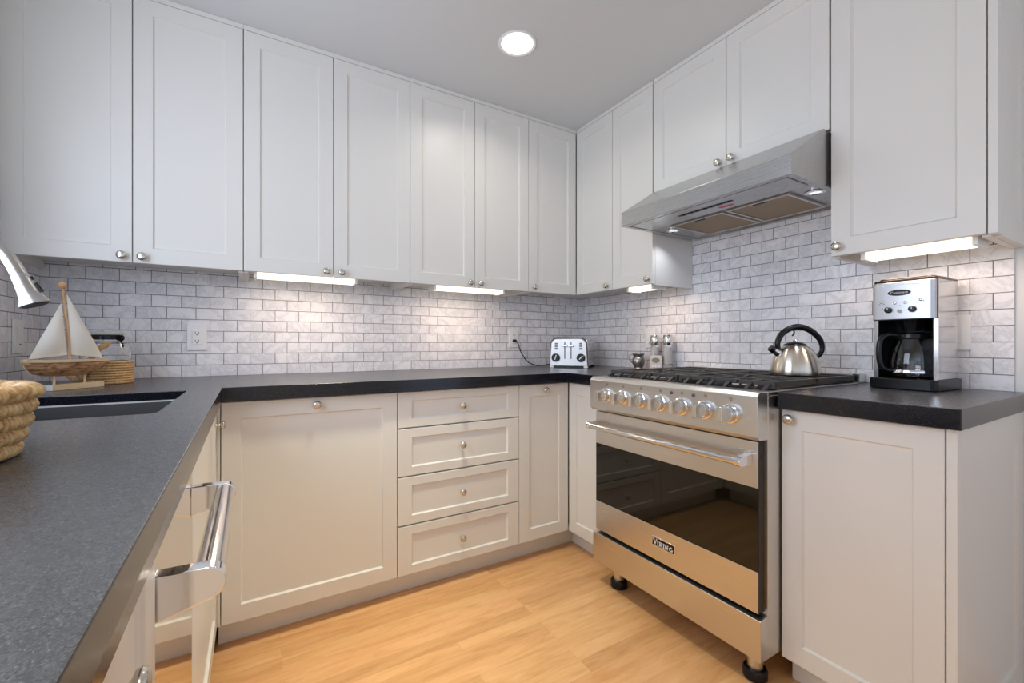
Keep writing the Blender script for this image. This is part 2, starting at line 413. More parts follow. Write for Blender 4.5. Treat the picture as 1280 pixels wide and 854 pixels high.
# faucet
fa = thing('faucet', 'curved pull-down kitchen faucet with steel spray head above the sink', 'faucet', (-2.67, -1.0, .915))
mb = MB(); mb.lathe([(.03, 0), (.03, .006), (.024, .012), (.022, .06), (.017, .07), (.0165, .30)], (-2.67, -1.0, .915)); mb.build('base', 'satin', fa)
pts = smooth([(-2.67, -1.0, 1.20), (-2.668, -1.0, 1.255), (-2.645, -1.0, 1.305), (-2.60, -1.0, 1.328), (-2.55, -1.0, 1.312), (-2.508, -1.0, 1.274), (-2.491, -1.0, 1.246), (-2.478, -1.0, 1.216)], 6)
n = len(pts); mb = MB(); mb.tube(pts, [.0125 if k < n * .6 else .0115 + .0035 * (k - n * .6) / (n * .4) for k in range(n)], 18); mb.build('spout', 'satin', fa)
hd = MB(); p0 = Vector((-2.4785, -1.0, 1.217)); p1 = Vector((-2.4535, -1.0, 1.153)); ax = p1 - p0; HL = ax.length
hd.lathe([(.0145, -.003), (.0155, 0), (.0165, .015), (.0185, .035), (.0215, .052), (.0265, .064), (.0275, .0675), (.026, .069), (0, .069)], p0, ax, 28)
h_ = hd.build('spray_head', 'satin', fa)
MB().lathe([(.022, .0691), (.022, .0702), (0, .0702)], p0, ax, 24).build('nozzle_plate', 'grey_mark', h_)
q = ax.normalized(); nrm = Vector((-q.z, 0, q.x))
for t0, t1 in ((.006, .014), (.022, .044)):
    f_ = lambda t_: .0155 + .0000 if t_ < .015 else .0165 + (t_ - .015) * .17
    mb = MB(); mb.tube([p0 + q * t0 + nrm * f_(t0), p0 + q * t1 + nrm * f_(t1)], .0038, 10)
    mb.build('button', 'black_plastic', h_)
# ------------------------------------------------------------------ base cabinets
Z0, Z1 = .0925, .862
def carcass(run, u0, u1, n1, parent, z0=Z0 + .002, z1=.8635, name='box', n0=.010):
    mb = MB(); run.box(mb, u0 + .001, u1 - .001, n0, n1, z0, z1); return mb.build(name, 'cab', parent)
def kick(run, u0, u1, n, parent):
    mb = MB(); run.box(mb, u0, u1, n - .018, n, 0.0005, Z0 + .0015); return mb.build('toe_kick', 'cab', parent)
NB, NR, NL = .6272, .6132, .618
def base(name, label, cat, run, u0, u1, nf, nk, loc, group='cream base cabinets', ku=None, hollow=False):
    t = thing(name, label, cat, loc, 0, group)
    if hollow:
        mb = MB()
        run.box(mb, u0 + .001, u0 + .019, .01, nf - .021, Z0 + .002, .8635); run.box(mb, u1 - .019, u1 - .001, .01, nf - .021, Z0 + .002, .8635); run.box(mb, u0 + .019, u1 - .019, .01, nf - .021, Z0 + .002, Z0 + .02); run.box(mb, u0 + .019, u1 - .019, nf - .04, nf - .021, .80, .8635)
        mb.build('box', 'cab', t)
    else: carcass(run, u0, u1, nf - .021, t)
    kick(run, *(ku or (u0, u1)), nk, t)
    return t
t = base('base_cabinet', 'wide cream base cabinet with single tall pull-out front left of the drawers', 'cabinet', BACK, -2.128, -1.509, NB, .568, (-1.815, -.3, 0))
door(BACK, -2.119, -1.509, Z0, Z1, NB, t, (-1.816, .833), 'pull_out_front')
mb = MB(); BACK.box(mb, -2.1295, -2.1205, NB - .02, NB - .0004, Z0 + .002, .8635); mb.build('filler', 'cab', t)
t = base('drawer_cabinet', 'cream base cabinet with a stack of four knobbed drawers', 'cabinet', BACK, -1.509, -.9151, NB, .568, (-1.212, -.3, 0))
for a, b, k in ((.710, Z1, .786), (.507, .707, .612), (.302, .504, .402), (Z0, .299, .196)):
    door(BACK, -1.509, -.9151, a, b, NB, t, (-1.218, k), 'drawer', st=.06, rail=.036)
t = base('base_cabinet', 'narrow cream base cabinet with knob at top rail between drawers and corner', 'cabinet', BACK, -.9151, -.6132, NB, .568, (-.764, -.3, 0), ku=(-.9151, -.548))
door(BACK, -.9151, -.6142, Z0, Z1, NB, t, (-.766, .832))
t = base('base_cabinet', 'narrow cream base cabinet without knob between corner and left side of range', 'cabinet', RIGHT, -.934, -.6292, NR, .548, (-.3, -.78, 0), ku=(-.934, -.569))
door(RIGHT, -.933, -.6292, Z0, Z1, NR, t)
t = base('base_cabinet', 'cream base cabinet right of the range beneath the coffee maker', 'cabinet', RIGHT, -2.06, -1.683, NR, .548, (-.3, -1.88, 0), ku=(-2.06, -1.684))
door(RIGHT, -2.056, -1.683, Z0, Z1, NR, t, (-1.712, .834))
mb = MB(); RIGHT.box(mb, -2.0765, -2.0575, .57, NR, .002, .8635); mb.build('end_stile', 'cab', t, .001)
endp = Run('back', -2.06)
shaker(Run('back', -2.06), -.5695, -.012, .002, .8635, .0165, th=.016, st=.062, rail=.10).build('end_panel', 'cab', t, sharp=20)
# left run
t = base('sink_cabinet', 'cream sink base cabinet on the left beside the corner pull-out', 'cabinet', LEFT, -1.333, -.6292, NL, .55, (-2.45, -.98, 0), hollow=True)
door(LEFT, -1.333, -.6292, Z0, Z1, NL, t, (-.668, .79))
t = base('base_cabinet', 'cream base cabinet with knob nearest the viewer under the left worktop', 'cabinet', LEFT, -2.13, -1.748, NL, .55, (-2.45, -1.94, 0))
door(LEFT, -2.128, -1.748, Z0, Z1, NL + .004, t, (-1.95, .780))

# built-in appliance with chrome handle
t = thing('dishwasher', 'built-in steel dishwasher with thick chrome bar handle under left worktop', 'dishwasher', (-2.45, -1.54, 0))
mb = MB(); LEFT.box(mb, -1.744, -1.337, .02, NL - .03, .10, .8635); mb.build('body', 'black_matte', t)
mb = MB(); LEFT.box(mb, -1.743, -1.338, NL - .028, NL, .112, .860); dd = mb.build('door', 'mirror_steel', t, .003)
mb = MB(); LEFT.box(mb, -1.744, -1.337, .50, .52, .0005, .10); mb.build('toe_kick', 'black_matte', t)
mb = MB(); mb.cyl((-2.075, -1.722, .759), (-2.075, -1.352, .759), .0178, seg=32); mb.build('handle_bar', steel('handle_steel', (.72, .69, .65), .16, 1, .05), t, sharp=50)
def bracket(y0, y1):
    poly = [(-2.1305, .780), (-2.1305, .722)]
    for k in range(13):
        a = R(-75 + 165 * k / 12); poly.append((-2.0755 + .021 * math.cos(a), .758 + .021 * math.sin(a)))
    mb = MB(); mb.yprism(poly, y0, y1); return mb.build('handle_bracket', 'chrome', t, .002, 2)
bracket(-1.742, -1.718); bracket(-1.356, -1.334)

# ------------------------------------------------------------------ upper cabinets
UB, UT = 1.3618, 2.3536
NU, NUR = .3237, .3147
def upper(label, run, u0, u1, nf, doors, loc, z0=UB, gables=(True, True), name='wall_cabinet', group='white wall cabinets', u0d=None):
    t = thing(name, label, 'cabinet', loc, 0, group)
    mb = MB(); n1 = nf - .021
    zb = z0 + .028
    run.box(mb, u0 + .0005, u0 + .0185, .009, n1, z0 - .004 if gables[0] else zb, CZ - .002)
    run.box(mb, u1 - .0185, u1 - .0005, .009, n1, z0 - .004 if gables[1] else zb, CZ - .002)
    run.box(mb, u0 + .0185, u1 - .0185, .009, n1, zb, zb + .018)
    run.box(mb, u0 + .0185, u1 - .0185, .009, .02, zb + .018, CZ - .002)
    run.box(mb, u0 + .0185, u1 - .0185, .02, n1, CZ - .022, CZ - .002)
    mb.build('box', 'cab', t)
    mb = MB(); run.box(mb, u0 + .0005, u1 - .0005, n1 + .0005, nf - .002, UT + .001, CZ - .001); mb.build('top_filler', 'cab', t)
    for a, b, k in doors: door(run, a, b, z0, UT, nf, t, k)
    return t
a = [-2.7465, -2.4056, -2.0569, -1.7106, -1.3579, -1.0055, -.6624, -.3155]
upper('white double-door wall cabinet at far left above the model sailboat', BACK, -2.7465, -2.0569, NU, ((a[0], a[1], (-2.434, 1.386)), (a[1], a[2], (-2.376, 1.386))), (-2.4, -.16, UB))
upper('white double-door wall cabinet second from left on the back wall', BACK, a[2], a[4], NU, ((a[2], a[3], (-1.742, 1.386)), (a[3], a[4], (-1.678, 1.386))), (-1.71, -.16, UB))
upper('white double-door wall cabinet third from left on the back wall', BACK, a[4], a[6], NU, ((a[4], a[5], (-1.037, 1.386)), (a[5], a[6], (-.976, 1.386))), (-1.01, -.16, UB))
upper('white single-door wall cabinet in the back corner above the toaster', BACK, a[6], -.001, NU, ((a[6], a[7], (-.628, 1.39)),), (-.33, -.16, UB), gables=(True, False))
upper('white tall double-door wall cabinet between back corner and range hood', RIGHT, -.9175, -.3247, NUR, ((-.635, -.3257, (-.600, 1.387)), (-.9175, -.635, (-.892, 1.389))), (-.16, -.62, UB), gables=(True, False))
upper('white short double-door wall cabinet above the range hood', RIGHT, -1.688, -.921, NUR, ((-1.307, -.921, (-1.278, 1.832)), (-1.688, -1.307, (-1.336, 1.834))), (-.16, -1.3, 1.803), z0=1.803)
t = upper('large white single-door wall cabinet above the coffee maker', RIGHT, -2.066, -1.691, NUR, ((-2.062, -1.691, (-1.715, 1.393)),), (-.16, -1.88, UB))
mb = MB(); RIGHT.box(mb, -2.0825, -2.0635, .27, NUR, UB - .0, CZ - .001); mb.build('end_stile', 'cab', t, .001)
shaker(Run('back', -2.0662), -.2695, -.009, UB - .004, CZ - .002, .0163, th=.016, st=.06, rail=.065).build('end_panel', 'cab', t, sharp=20)

# under-cabinet lights
def under_light(label, run, u0, u1, n0, n1, power, zt=UB + .0275):
    c = run.P((u0 + u1) / 2, (n0 + n1) / 2, zt - .045)
    t = thing('under_cabinet_light', label, 'light', c, 0, 'strip lights under the wall cabinets')
    mb = MB(); run.box(mb, u0, u1, n0, n1, zt - .014, zt - .0005); mb.build('housing', 'white_plastic', t, .002)
    for s in (u0, u1 - .012):
        mb = MB(); run.box(mb, s, s + .012, n0, n1, zt - .046, zt - .014); mb.build('end_cap', 'white_plastic', t, .002)
    mb = MB()
    poly = [(n0 + .004, zt - .0145)] + [((n0 + n1) / 2 - ((n1 - n0) / 2 - .004) * math.cos(PI * k / 10), zt - .0145 - .030 * math.sin(PI * k / 10) ** .5) for k in range(1, 10)] + [(n1 - .004, zt - .0145)]
    mb.prism(poly, lambda p, w: run.P(u0 + .0125, p, w), lambda p, w: run.P(u1 - .0125, p, w)); mb.build('diffuser', 'tube', t)
    l = bpy.data.lights.new('strip_glow', 'AREA'); l.shape = 'RECTANGLE'; l.energy = power; l.color = (1, .75, .58)
    if run.k == 'back': l.size = u1 - u0 - .04; l.size_y = .05
    else: l.size = .05; l.size_y = u1 - u0 - .04
    o = bpy.data.objects.new('strip_glow', l); COL.objects.link(o); o.parent = t; o.location = Vector(run.P((u0 + u1) / 2, (n0 + n1) / 2, zt - .047)) - wl(t)
under_light('lit strip light under the second wall cabinet from left on back wall', BACK, -2.02, -1.60, .19, .29, 1.3)
under_light('lit strip light under the third wall cabinet from left on back wall', BACK, -1.22, -.80, .19, .29, 1.3)
under_light('small lit strip light under the wall cabinet left of the hood', RIGHT, -.88, -.70, .17, .27, .7)
under_light('long lit strip light under the large cabinet above the coffee maker', RIGHT, -2.035, -1.76, .16, .27, 1.0)

# ceiling light
t = thing('ceiling_light', 'round lit recessed downlight in the ceiling', 'light', (-1.032, -.799, CZ))
MB().lathe([(.069, -.001), (.083, -.001), (.084, -.004), (.078, -.007), (.069, -.004)], (-1.032, -.799, CZ), cap0=False, cap1=False, seg=40).build('trim_ring', 'white_plastic', t)
MB().lathe([(0, -.0045), (.045, -.0045), (.0685, -.003), (.0685, -.001), (0, -.001)], (-1.032, -.799, CZ), seg=40).build('lens', 'can', t)
l = bpy.data.lights.new('downlight_glow', 'AREA'); l.shape = 'DISK'; l.size = .13; l.energy = 2.0; l.spread = R(150); l.color = (1, .96, .84)
o = bpy.data.objects.new('downlight_glow', l); COL.objects.link(o); o.parent = t; o.location = (0, 0, -.012)

# ------------------------------------------------------------------ range hood
HY0, HY1 = -.943, -1.684
t = thing('range_hood', 'stainless steel range hood above the range', 'range hood', (-.28, -1.3, 1.60))
mb = MB()
prof = [(-.554, 1.605), (-.554, 1.669), (-.345, 1.800), (-.012, 1.800), (-.012, 1.605)]
th = .006
inner = [(-.548, 1.605), (-.548, 1.6665), (-.343, 1.794), (-.018, 1.794), (-.018, 1.605)]
# shell: outer skin, open below with a rim
def ring(y, pr): return [mb.b.verts.new((x, y, z)) for x, z in pr]
L_, R_ = ring(HY0, prof), ring(HY1, prof)
for i in range(4): mb.b.faces.new((L_[i], L_[i + 1], R_[i + 1], R_[i]))
mb.b.faces.new(L_[::-1]); mb.b.faces.new(R_)
rim = [(-.554, HY0), (-.554, HY1), (-.012, HY1), (-.012, HY0)]; rin = [(-.532, HY0 - .022), (-.532, HY1 + .022), (-.03, HY1 + .022), (-.03, HY0 - .022)]
a_ = [L_[0], R_[0], R_[4], L_[4]]; b_ = [mb.b.verts.new((x, y, 1.605)) for x, y in rin]; c_ = [mb.b.verts.new((x, y, 1.612)) for x, y in rin]
for i in range(4):
    mb.b.faces.new((a_[i], a_[(i + 1) % 4], b_[(i + 1) % 4], b_[i])); mb.b.faces.new((b_[i], b_[(i + 1) % 4], c_[(i + 1) % 4], c_[i]))
mb.b.faces.new(c_)
mb.build('canopy', 'hood_steel', t, .0015, 2, 20)
mb = MB(); mb.box(-.525, -.385, HY1 + .03, HY0 - .03, 1.606, 1.6115); cp = mb.build('control_panel', 'hood_steel', t, .001)
mb = MB(); mb.box(-.472, -.458, -1.43, -1.19, 1.6045, 1.606); mb.build('control_slot', 'black_plastic', cp)
for k in range(7):
    mb = MB(); y = -1.215 - k * .032; mb.box(-.470, -.460, y - .011, y + .007, 1.6025, 1.6045); mb.build('button', 'grey_mark' if k % 2 else 'black_plastic', cp, .0008)
mb = MB()
for k in range(5): mb.box(-.432, -.415, -1.36 - k * .012 + .002, -1.35 - k * .012, 1.6052, 1.606)
mb.build('warning_marking', 'red_mark', cp)
for y0, y1 in ((-1.063, -1.318), (-1.335, -1.578)):
    mb = MB(); mb.zprism([(-.36, y0), (-.075, y0), (-.075, y1), (-.36, y1)], 1.604, 1.6115, [(-.350, y0 - .009), (-.085, y0 - .009), (-.085, y1 + .009), (-.350, y1 + .009)]); ff = mb.build('filter', 'steel_x', t, .0008)
    ff['label'] = 'mesh filter with painted-in brown floor reflection'
    mb = MB(); mb.box(-.3495, -.0855, y1 + .0095, y0 - .0095, 1.6075, 1.6105); mb.build('filter_mesh', 'filter', ff)
    mb = MB(); ym = (y0 + y1) / 2; mb.box(-.345, -.334, ym - .03, ym + .02, 1.603, 1.607); mb.build('filter_latch', 'black_plastic', ff)
for y in (-1.012, -1.628):
    mb = MB(); mb.lathe([(.020, -.0005), (.033, -.001), (.033, -.004), (.024, -.006), (.020, -.003)], (-.28, y, 1.612), cap0=False, cap1=False); hl = mb.build('lamp', 'chrome', t)
    MB().lathe([(0, -.004), (.0205, -.003), (.0205, -.001), (0, -.001)], (-.28, y, 1.612)).build('lamp_lens', 'hood_lens', hl)
    l = bpy.data.lights.new('hood_glow', 'AREA'); l.shape = 'DISK'; l.size = .04; l.energy = .3; l.color = (.86, .90, 1); l.spread = R(120)
    o = bpy.data.objects.new('hood_glow', l); COL.objects.link(o); o.parent = t; o.location = Vector((-.28, y, 1.604)) - t.location

# ------------------------------------------------------------------ range
RY0, RY1 = -.937, -1.680
t = thing('gas_range', 'stainless steel gas range with seven chrome knobs and large oven', 'range', (-.35, -1.31, 0))
mb = MB(); mb.box(-.68, -.012, RY1, RY0, .105, .905); mb.build('body', 'steel_v', t, .002)
poly = [(-.737, .784), (-.737, .905), (-.724, .918), (-.6805, .918), (-.6805, .772), (-.724, .772)]
mb = MB(); mb.yprism(poly, RY1, RY0); cp = mb.build('control_panel', 'steel', t, .002)
mb = MB(); mb.box(-.6802, -.012, RY1, RY0, .9052, .917); mb.build('cooktop', 'steel_x', t, .002)
mb = MB(); mb.box(-.64, -.055, RY1 + .02, RY0 - .02, .9171, .9195); mb.build('burner_pan', 'pan', t, .001)
KY = [-1.043, -1.137, -1.230, -1.324, -1.417, -1.508, -1.597]
for y in KY:
    z = .845
    mb = MB(); mb.lathe([(.031, 0), (.032, .004), (.030, .010), (.026, .012), (.024, .010)], (-.7375, y, z), (-1, 0, 0), 32, True, True); kb = mb.build('control_knob', 'chrome', cp)
    mb = MB(); mb.lathe([(.0235, .010), (.0225, .026), (.020, .029), (0, .029)], (-.7375, y, z), (-1, 0, 0), 32); mb.build('knob_body', 'steel_polish', kb)
    mb = MB(); mb.box(-.799, -.763, y - .0085, y + .0085, z - .0232, z + .0232); mb.build('knob_grip', 'steel_polish', kb, .003)
    mb = MB(); mb.lathe([(.0045, 0), (.0055, 0), (.0055, .0006), (.0045, .0006)], (-.7372, y, .891), (-1, 0, 0), 14, False, False); mb.box(-.7376, -.737, y - .002, y + .002, .8855, .8875); mb.box(-.7376, -.737, y - .0008, y + .0008, .889, .893); mb.build('dial_marking', 'grey_mark', cp)
for y in (-1.372, -1.462):
    mb = MB(); mb.lathe([(.0055, 0), (.0055, .003), (.003, .004), (0, .004)], (-.7373, y, .888), (-1, 0, 0), 14); mb.build('indicator_lamp', 'grey_mark', cp)
# oven door
DY0, DY1 = RY0 - .008, RY1 + .012
XF = -.711
mb = MB(); mb.box(-.708, -.6805, DY1, DY0, .244, .765); dr = mb.build('oven_door', 'black_plastic', t, .001)
mb = MB(); mb.box(XF, -.7075, DY1 + .001, DY0 - .001, .624, .765); mb.build('door_top_band', 'steel', dr, .0015)
mb = MB(); mb.box(XF, -.7075, DY1 + .001, DY0 - .001, .244, .369); mb.build('door_bottom_band', 'steel', dr, .0015)
mb = MB(); mb.box(XF + .0008, -.7075, DY1 + .001, DY0 - .001, .3693, .6237); mb.build('oven_window', 'oven_glass', dr)
hb = MB(); hb.cyl((-.765, -.955, .708), (-.765, -1.632, .708), .0125, seg=24); hd_ = hb.build('oven_handle', 'steel_polish', dr, sharp=50)
def obr(y0, y1):
    poly = [(XF - .0003, .728), (-.758, .724)]
    for k in range(9):
        a_ = R(90 + 180 * k / 8); poly.append((-.764 + .0155 * math.cos(a_), .708 + .0155 * math.sin(a_)))
    poly += [(-.758, .693), (XF - .0003, .690)]
    mb = MB(); mb.yprism(poly, y0, y1); return mb.build('handle_bracket', 'chrome', hd_, .002)
obr(-1.650, -1.630); obr(-.975, -.955)
# badge with raised lettering
bd = MB(); bd.box(XF - .003, XF, -1.370, -1.262, .297, .333); bo = bd.build('badge', 'chrome', dr, .0008)
mb = MB(); mb.box(XF - .0036, XF - .003, -1.366, -1.266, .3005, .3295); mb.build('badge_field', 'black_plastic', bo)
def letters():
    mb = MB(); x0 = XF - .0046; x1 = XF - .0036
    def quad(pts): mb.xprism(pts, x0, x1)
    def st(a, b, w, y, z, h):      # a,b in letter space (0..1 wide unit metres), vertical cut ends
        (ax_, az), (bx, bz) = a, b
        d = Vector((bx - ax_, bz - az)); n = Vector((-d.y, d.x)).normalized() * w / 2
        quad([(y - (ax_ + n.x), z + az + n.y), (y - (ax_ - n.x), z + az - n.y), (y - (bx - n.x), z + bz - n.y), (y - (bx + n.x), z + bz + n.y)])
    def serif(cx_, z_, w, y, z): quad([(y - (cx_ - w / 2), z + z_ - .0008), (y - (cx_ + w / 2), z + z_ - .0008), (y - (cx_ + w / 2), z + z_ + .0008), (y - (cx_ - w / 2), z + z_ + .0008)])
    y = -1.270; z = .3045
    H = .021; h = .0155
    # V (taller)
    st((.003, H), (.0095, 0), .0042, y, z, H); st((.0165, H), (.0095, 0), .0022, y, z, H); serif(.003, H, .008, y, z); serif(.0165, H, .007, y, z)
    def I(o, hh=h):
        st((o, 0), (o, hh), .0036, y, z, hh); serif(o, 0, .0075, y, z); serif(o, hh, .0075, y, z)
    I(.0225)
    I(.032); st((.0335, h * .45), (.0405, h), .0020, y, z, h); st((.035, h * .55), (.042, 0), .0036, y, z, h); serif(.0405, h, .006, y, z); serif(.042, 0, .006, y, z)
    I(.0495)
    st((.057, 0), (.057, h), .0022, y, z, h); st((.057, h), (.0675, 0), .004, y, z, h); st((.0675, 0), (.0675, h), .0022, y, z, h); serif(.057, 0, .006, y, z); serif(.0675, h, .006, y, z); serif(.0563, h, .005, y, z)
    n = 9; cx_, cz, r = .0815, h / 2, h / 2 - .001
    pts = [(cx_ + r * math.cos(R(45 + 270 * k / n)), cz + r * math.sin(R(45 + 270 * k / n))) for k in range(n + 1)]
    for p_, q_ in zip(pts, pts[1:]): st(p_, q_, .0032, y, z, h)
    st((cx_ + .0055, .001), (cx_ + .0055, h * .45), .0034, y, z, h); serif(cx_ + .005, h * .46, .0075, y, z)
    mb.build('badge_lettering', 'white_mark', bo)
letters()
poly = [(-.72, .105), (-.72, .230), (-.6805, .236), (-.6805, .105)]
mb = MB(); mb.yprism(poly, RY1, RY0); mb.build('lower_panel', 'steel', t, .002)
for x in (-.645, -.08):
    for y in (-1.02, -1.62):
        mb = MB(); mb.lathe([(.023, .03), (.023, .108)], (x, y, 0), seg=28); lg = mb.build('leg', 'steel_v', t)
        MB().lathe([(.033, 0), (.036, .004), (.036, .028), (.032, .034), (.0232, .035), (.0232, .03)], (x, y, 0.0003), seg=28, cap1=False).build('foot', 'black_plastic', lg)
# back trim with vent holes
mb = MB(); mb.box(-.05, -.012, RY1 + .002, RY0 - .002, .917, .946); bt = mb.build('back_trim', 'steel', t, .002)
mb = MB()
for k in range(58): y = RY0 - .02 - k * .0122; mb.box(-.0512, -.0498, y - .004, y + .004, .936, .9425)
mb.build('vent_holes', 'black_matte', bt)
mb = MB(); mb.box(-.06, -.01, RY1 - .0, RY1 + .024, .917, .95); mb.build('trim_end', 'steel_polish', bt, .002)
# burners and grates
def burner(x, y):
    mb = MB(); mb.lathe([(.062, 0), (.060, .004), (.042, .006), (.040, .012), (0, .012)], (x, y, .9195), seg=32); bo_ = mb.build('burner', 'steel_polish', t)
    MB().lathe([(.034, .012), (.036, .015), (.033, .019), (0, .020)], (x, y, .9195), seg=28).build('burner_cap', 'iron', bo_)
for x in (-.50, -.22):
    for y in (-1.125, -1.495): burner(x, y)
GT = .944
def grate(y0, y1, legs):
    mb = MB(); w = .006
    def bar(p, q, h=.012, w=.006):
        p = Vector(p); q = Vector(q); d = (q - p); s_ = Vector((-d.y, d.x, 0)).normalized() * w
        up_ = Vector((0, 0, h))
        vs = [mb.b.verts.new(v) for v in (p - s_, p + s_, q + s_, q - s_, p - s_ - up_, p + s_ - up_, q + s_ - up_, q - s_ - up_)]
        for f in ((0, 1, 2, 3), (7, 6, 5, 4), (0, 4, 5, 1), (1, 5, 6, 2), (2, 6, 7, 3), (3, 7, 4, 0)): mb.b.faces.new([vs[i] for i in f])
    x0, x1 = -.615, -.075
    for y in (y0 - w, y1 + w): bar((x0, y, GT), (x1, y, GT), .018)
    for x in (x0, -.36, x1): bar((x, y0, GT), (x, y1, GT), .014)
    for y in legs:
        bar((x0 + .006, y, GT), (-.652, y, .922), .009, .006); bar((x0, y, GT), (-.56 if abs(y - (y0 + y1) / 2) > .04 else -.53, y, GT), .010)
    ym = (y0 + y1) / 2
    for cx_ in (-.50, -.22):
        for k in range(8):
            an = 2 * PI * (k + .5) / 8; c, s_ = math.cos(an), math.sin(an)
            ex = min(.135 / abs(c), .168 / abs(s_))
            bar((cx_ + .03 * c, ym + .03 * s_, GT), (cx_ + ex * c * .98, ym + ex * s_ * .98, GT), .011, .005)
    for x in (x0, x1):
        for y in (y0 - w, y1 + w): bar((x, y - .006, GT - .01), (x, y + .006, GT - .01), GT - .01 - .9196)
    mb.build('grate', 'iron', t, .0015)
grate(-.945, -1.303, (-.962, -1.02, -1.083, -1.150, -1.220, -1.288))
grate(-1.312, -1.668, (-1.36, -1.415, -1.460, -1.518, -1.593, -1.650))

# ------------------------------------------------------------------ kettle
t = thing('kettle', 'domed steel kettle with black loop handle on the right rear burner', 'kettle', (-.25, -1.545, GT), R(-30.7))
def lt(mb, name, m, p, **k): return mb.build(name, m, p, local=True, **k)
mb = MB(); mb.lathe([(.077, 0.0005), (.0815, .003), (.083, .009), (.082, .024), (.078, .048), (.070, .073), (.058, .095), (.047, .107), (.036, .114), (0, .1155)], seg=48)
km = mat('kettle_steel', (.72, .66, .57), .24, 1, Anisotropic=.85, **{'Anisotropic Rotation': .25}); kt = NT(km); tg = kt.n('ShaderNodeTangent', direction_type='RADIAL', axis='Z'); kt.l(tg.outputs[0], kt.b.inputs['Tangent'])
bdy = lt(mb, 'body', km, t)
mb = MB(); mb.lathe([(.039, .1135), (.036, .118), (.018, .126), (.0, .127)], seg=36); lid = lt(mb, 'lid', 'black_plastic', t)
mb = MB(); mb.lathe([(0, .124), (.006, .126), (.0075, .131), (.005, .136), (0, .137)], seg=20); lt(mb, 'lid_knob', 'chrome', lid)
hp = smooth([(-.062, 0, .092), (-.066, 0, .125), (-.045, 0, .162), (.005, 0, .184), (.055, 0, .172), (.092, 0, .140), (.104, 0, .108), (.098, 0, .082), (.078, 0, .066)], 6)
mb = MB(); n = len(hp); rr = [.0085 + .003 * math.sin(PI * min(1, i / n * 1.3)) for i in range(n)]
mb.tube(hp, rr, 14); lt(mb, 'handle', 'black_plastic', t)
mb = MB(); mb.tube(smooth([(-.012, 0, .176), (-.004, 0, .168), (-.004, 0, .158), (-.010, 0, .150)], 5), .003, 8); lt(mb, 'handle_hook', 'black_plastic', t)
mb = MB(); mb.cyl((-.058, 0, .080), (-.083, 0, .0965), .015, .0115); sp_ = lt(mb, 'spout', 'steel_polish', t)
mb = MB(); mb.cyl((-.081, 0, .095), (-.094, 0, .1035), .0135, .012); lt(mb, 'spout_cap', 'black_plastic', sp_)

# ------------------------------------------------------------------ toaster
t = thing('toaster', 'chrome four-slice toaster with two black dials in the back corner', 'toaster', (-.272, -.237, .9152), R(-51))
def arch(w, h, z0, r, tp, n=8):
    out = [(-w, z0), (w, z0)]
    for cx_, a0 in ((w - tp - r, 0), (-(w - tp - r), 90)):
        for k in range(n + 1):
            q_ = R(a0 + 90 * k / n); out.append((cx_ + r * math.cos(q_), h - r + r * math.sin(q_)))
    return out
mb = MB(); mb.yprism(arch(.1245, .190, .012, .045, .008), -.110, .122); lt(mb, 'shell', 'steel_polish', t, bevel=.004)
mb = MB(); mb.yprism(arch(.1225, .187, .014, .044, .008), -.1165, -.1098); lt(mb, 'seam_trim', 'grey_mark', t)
mb = MB(); mb.yprism(arch(.1165, .178, .012, .039, .008), -.125, -.113); fp = lt(mb, 'front_panel', mat('satin_silver_panel', (.66, .66, .66), .34, .6), t, bevel=.003)
mb = MB(); mb.box(-.100, .100, -.118, .115, 0.0008, .0115); lt(mb, 'base', 'black_plastic', t)
for sx in (-1, 1):
    for y in (-.118, .10):
        mb = MB(); mb.box(sx * .105 - .012, sx * .105 + .012, y - .005, y + .02, 0.0004, .013); lt(mb, 'foot', 'white_plastic' if y < 0 else 'black_plastic', t, bevel=.002)
for x in (-.022, .017):
    mb = MB(); mb.box(x - .0028, x + .0028, -.1256, -.1245, .055, .158); sl = lt(mb, 'lever_slot', 'black_matte', t)
    mb = MB(); mb.box(x - .017, x + .017, -.142, -.1258, .130, .138); lt(mb, 'lever', 'chrome', sl, bevel=.002)
for x, an in ((-.078, 70), (.078, 45)):
    mb = MB(); mb.lathe([(.0255, 0), (.0255, .010), (.022, .013), (0, .013)], (x, -.125, .062), (0, -1, 0), 28); dl = lt(mb, 'dial', 'black_plastic', t)
    mb = MB(); d_ = Vector((math.cos(R(an)), 0, math.sin(R(an)))); n_ = Vector((-d_.z, 0, d_.x)) * .003
    c0 = Vector((x, 0, .062)); poly = [c0 - d_ * .013 - n_, c0 + d_ * .017 - n_, c0 + d_ * .017 + n_, c0 - d_ * .013 + n_]
    mb.yprism([(p.x, p.z) for p in poly], -.1395, -.138); lt(mb, 'dial_pointer', 'white_mark', dl)
    for k in range(3):
        mb = MB(); z = .112 + k * .0155; xx = x + (.002 if x < 0 else -.002); mb.box(xx - .0085, xx + .0085, -.128, -.125, z, z + .0105); lt(mb, 'button', mat('grey_button', (.22, .23, .26), .4) if k == 0 else bpy.data.materials['grey_button'], t, bevel=.001)
for x in (-.05, -.017, .017, .05):
    mb = MB(); mb.box(x - .009, x + .009, -.085, .095, .1885, .1906); lt(mb, 'bread_slot', 'black_matte', t)
inv = Matrix.Rotation(R(51), 4, 'Z') @ Matrix.Translation((.272, .237, -.9152))
cpts = [(-.575, -.012, 1.082), (-.572, -.03, 1.083), (-.560, -.040, 1.065), (-.535, -.04, 1.005), (-.49, -.045, .948), (-.44, -.06, .924), (-.40, -.08, .922), (-.37, -.12, .930), (-.335, -.15, .932)]
mb = MB(); mb.tube(smooth([inv @ Vector(p) for p in cpts], 6), .0032, 8); cd = lt(mb, 'cord', 'black_plastic', t)
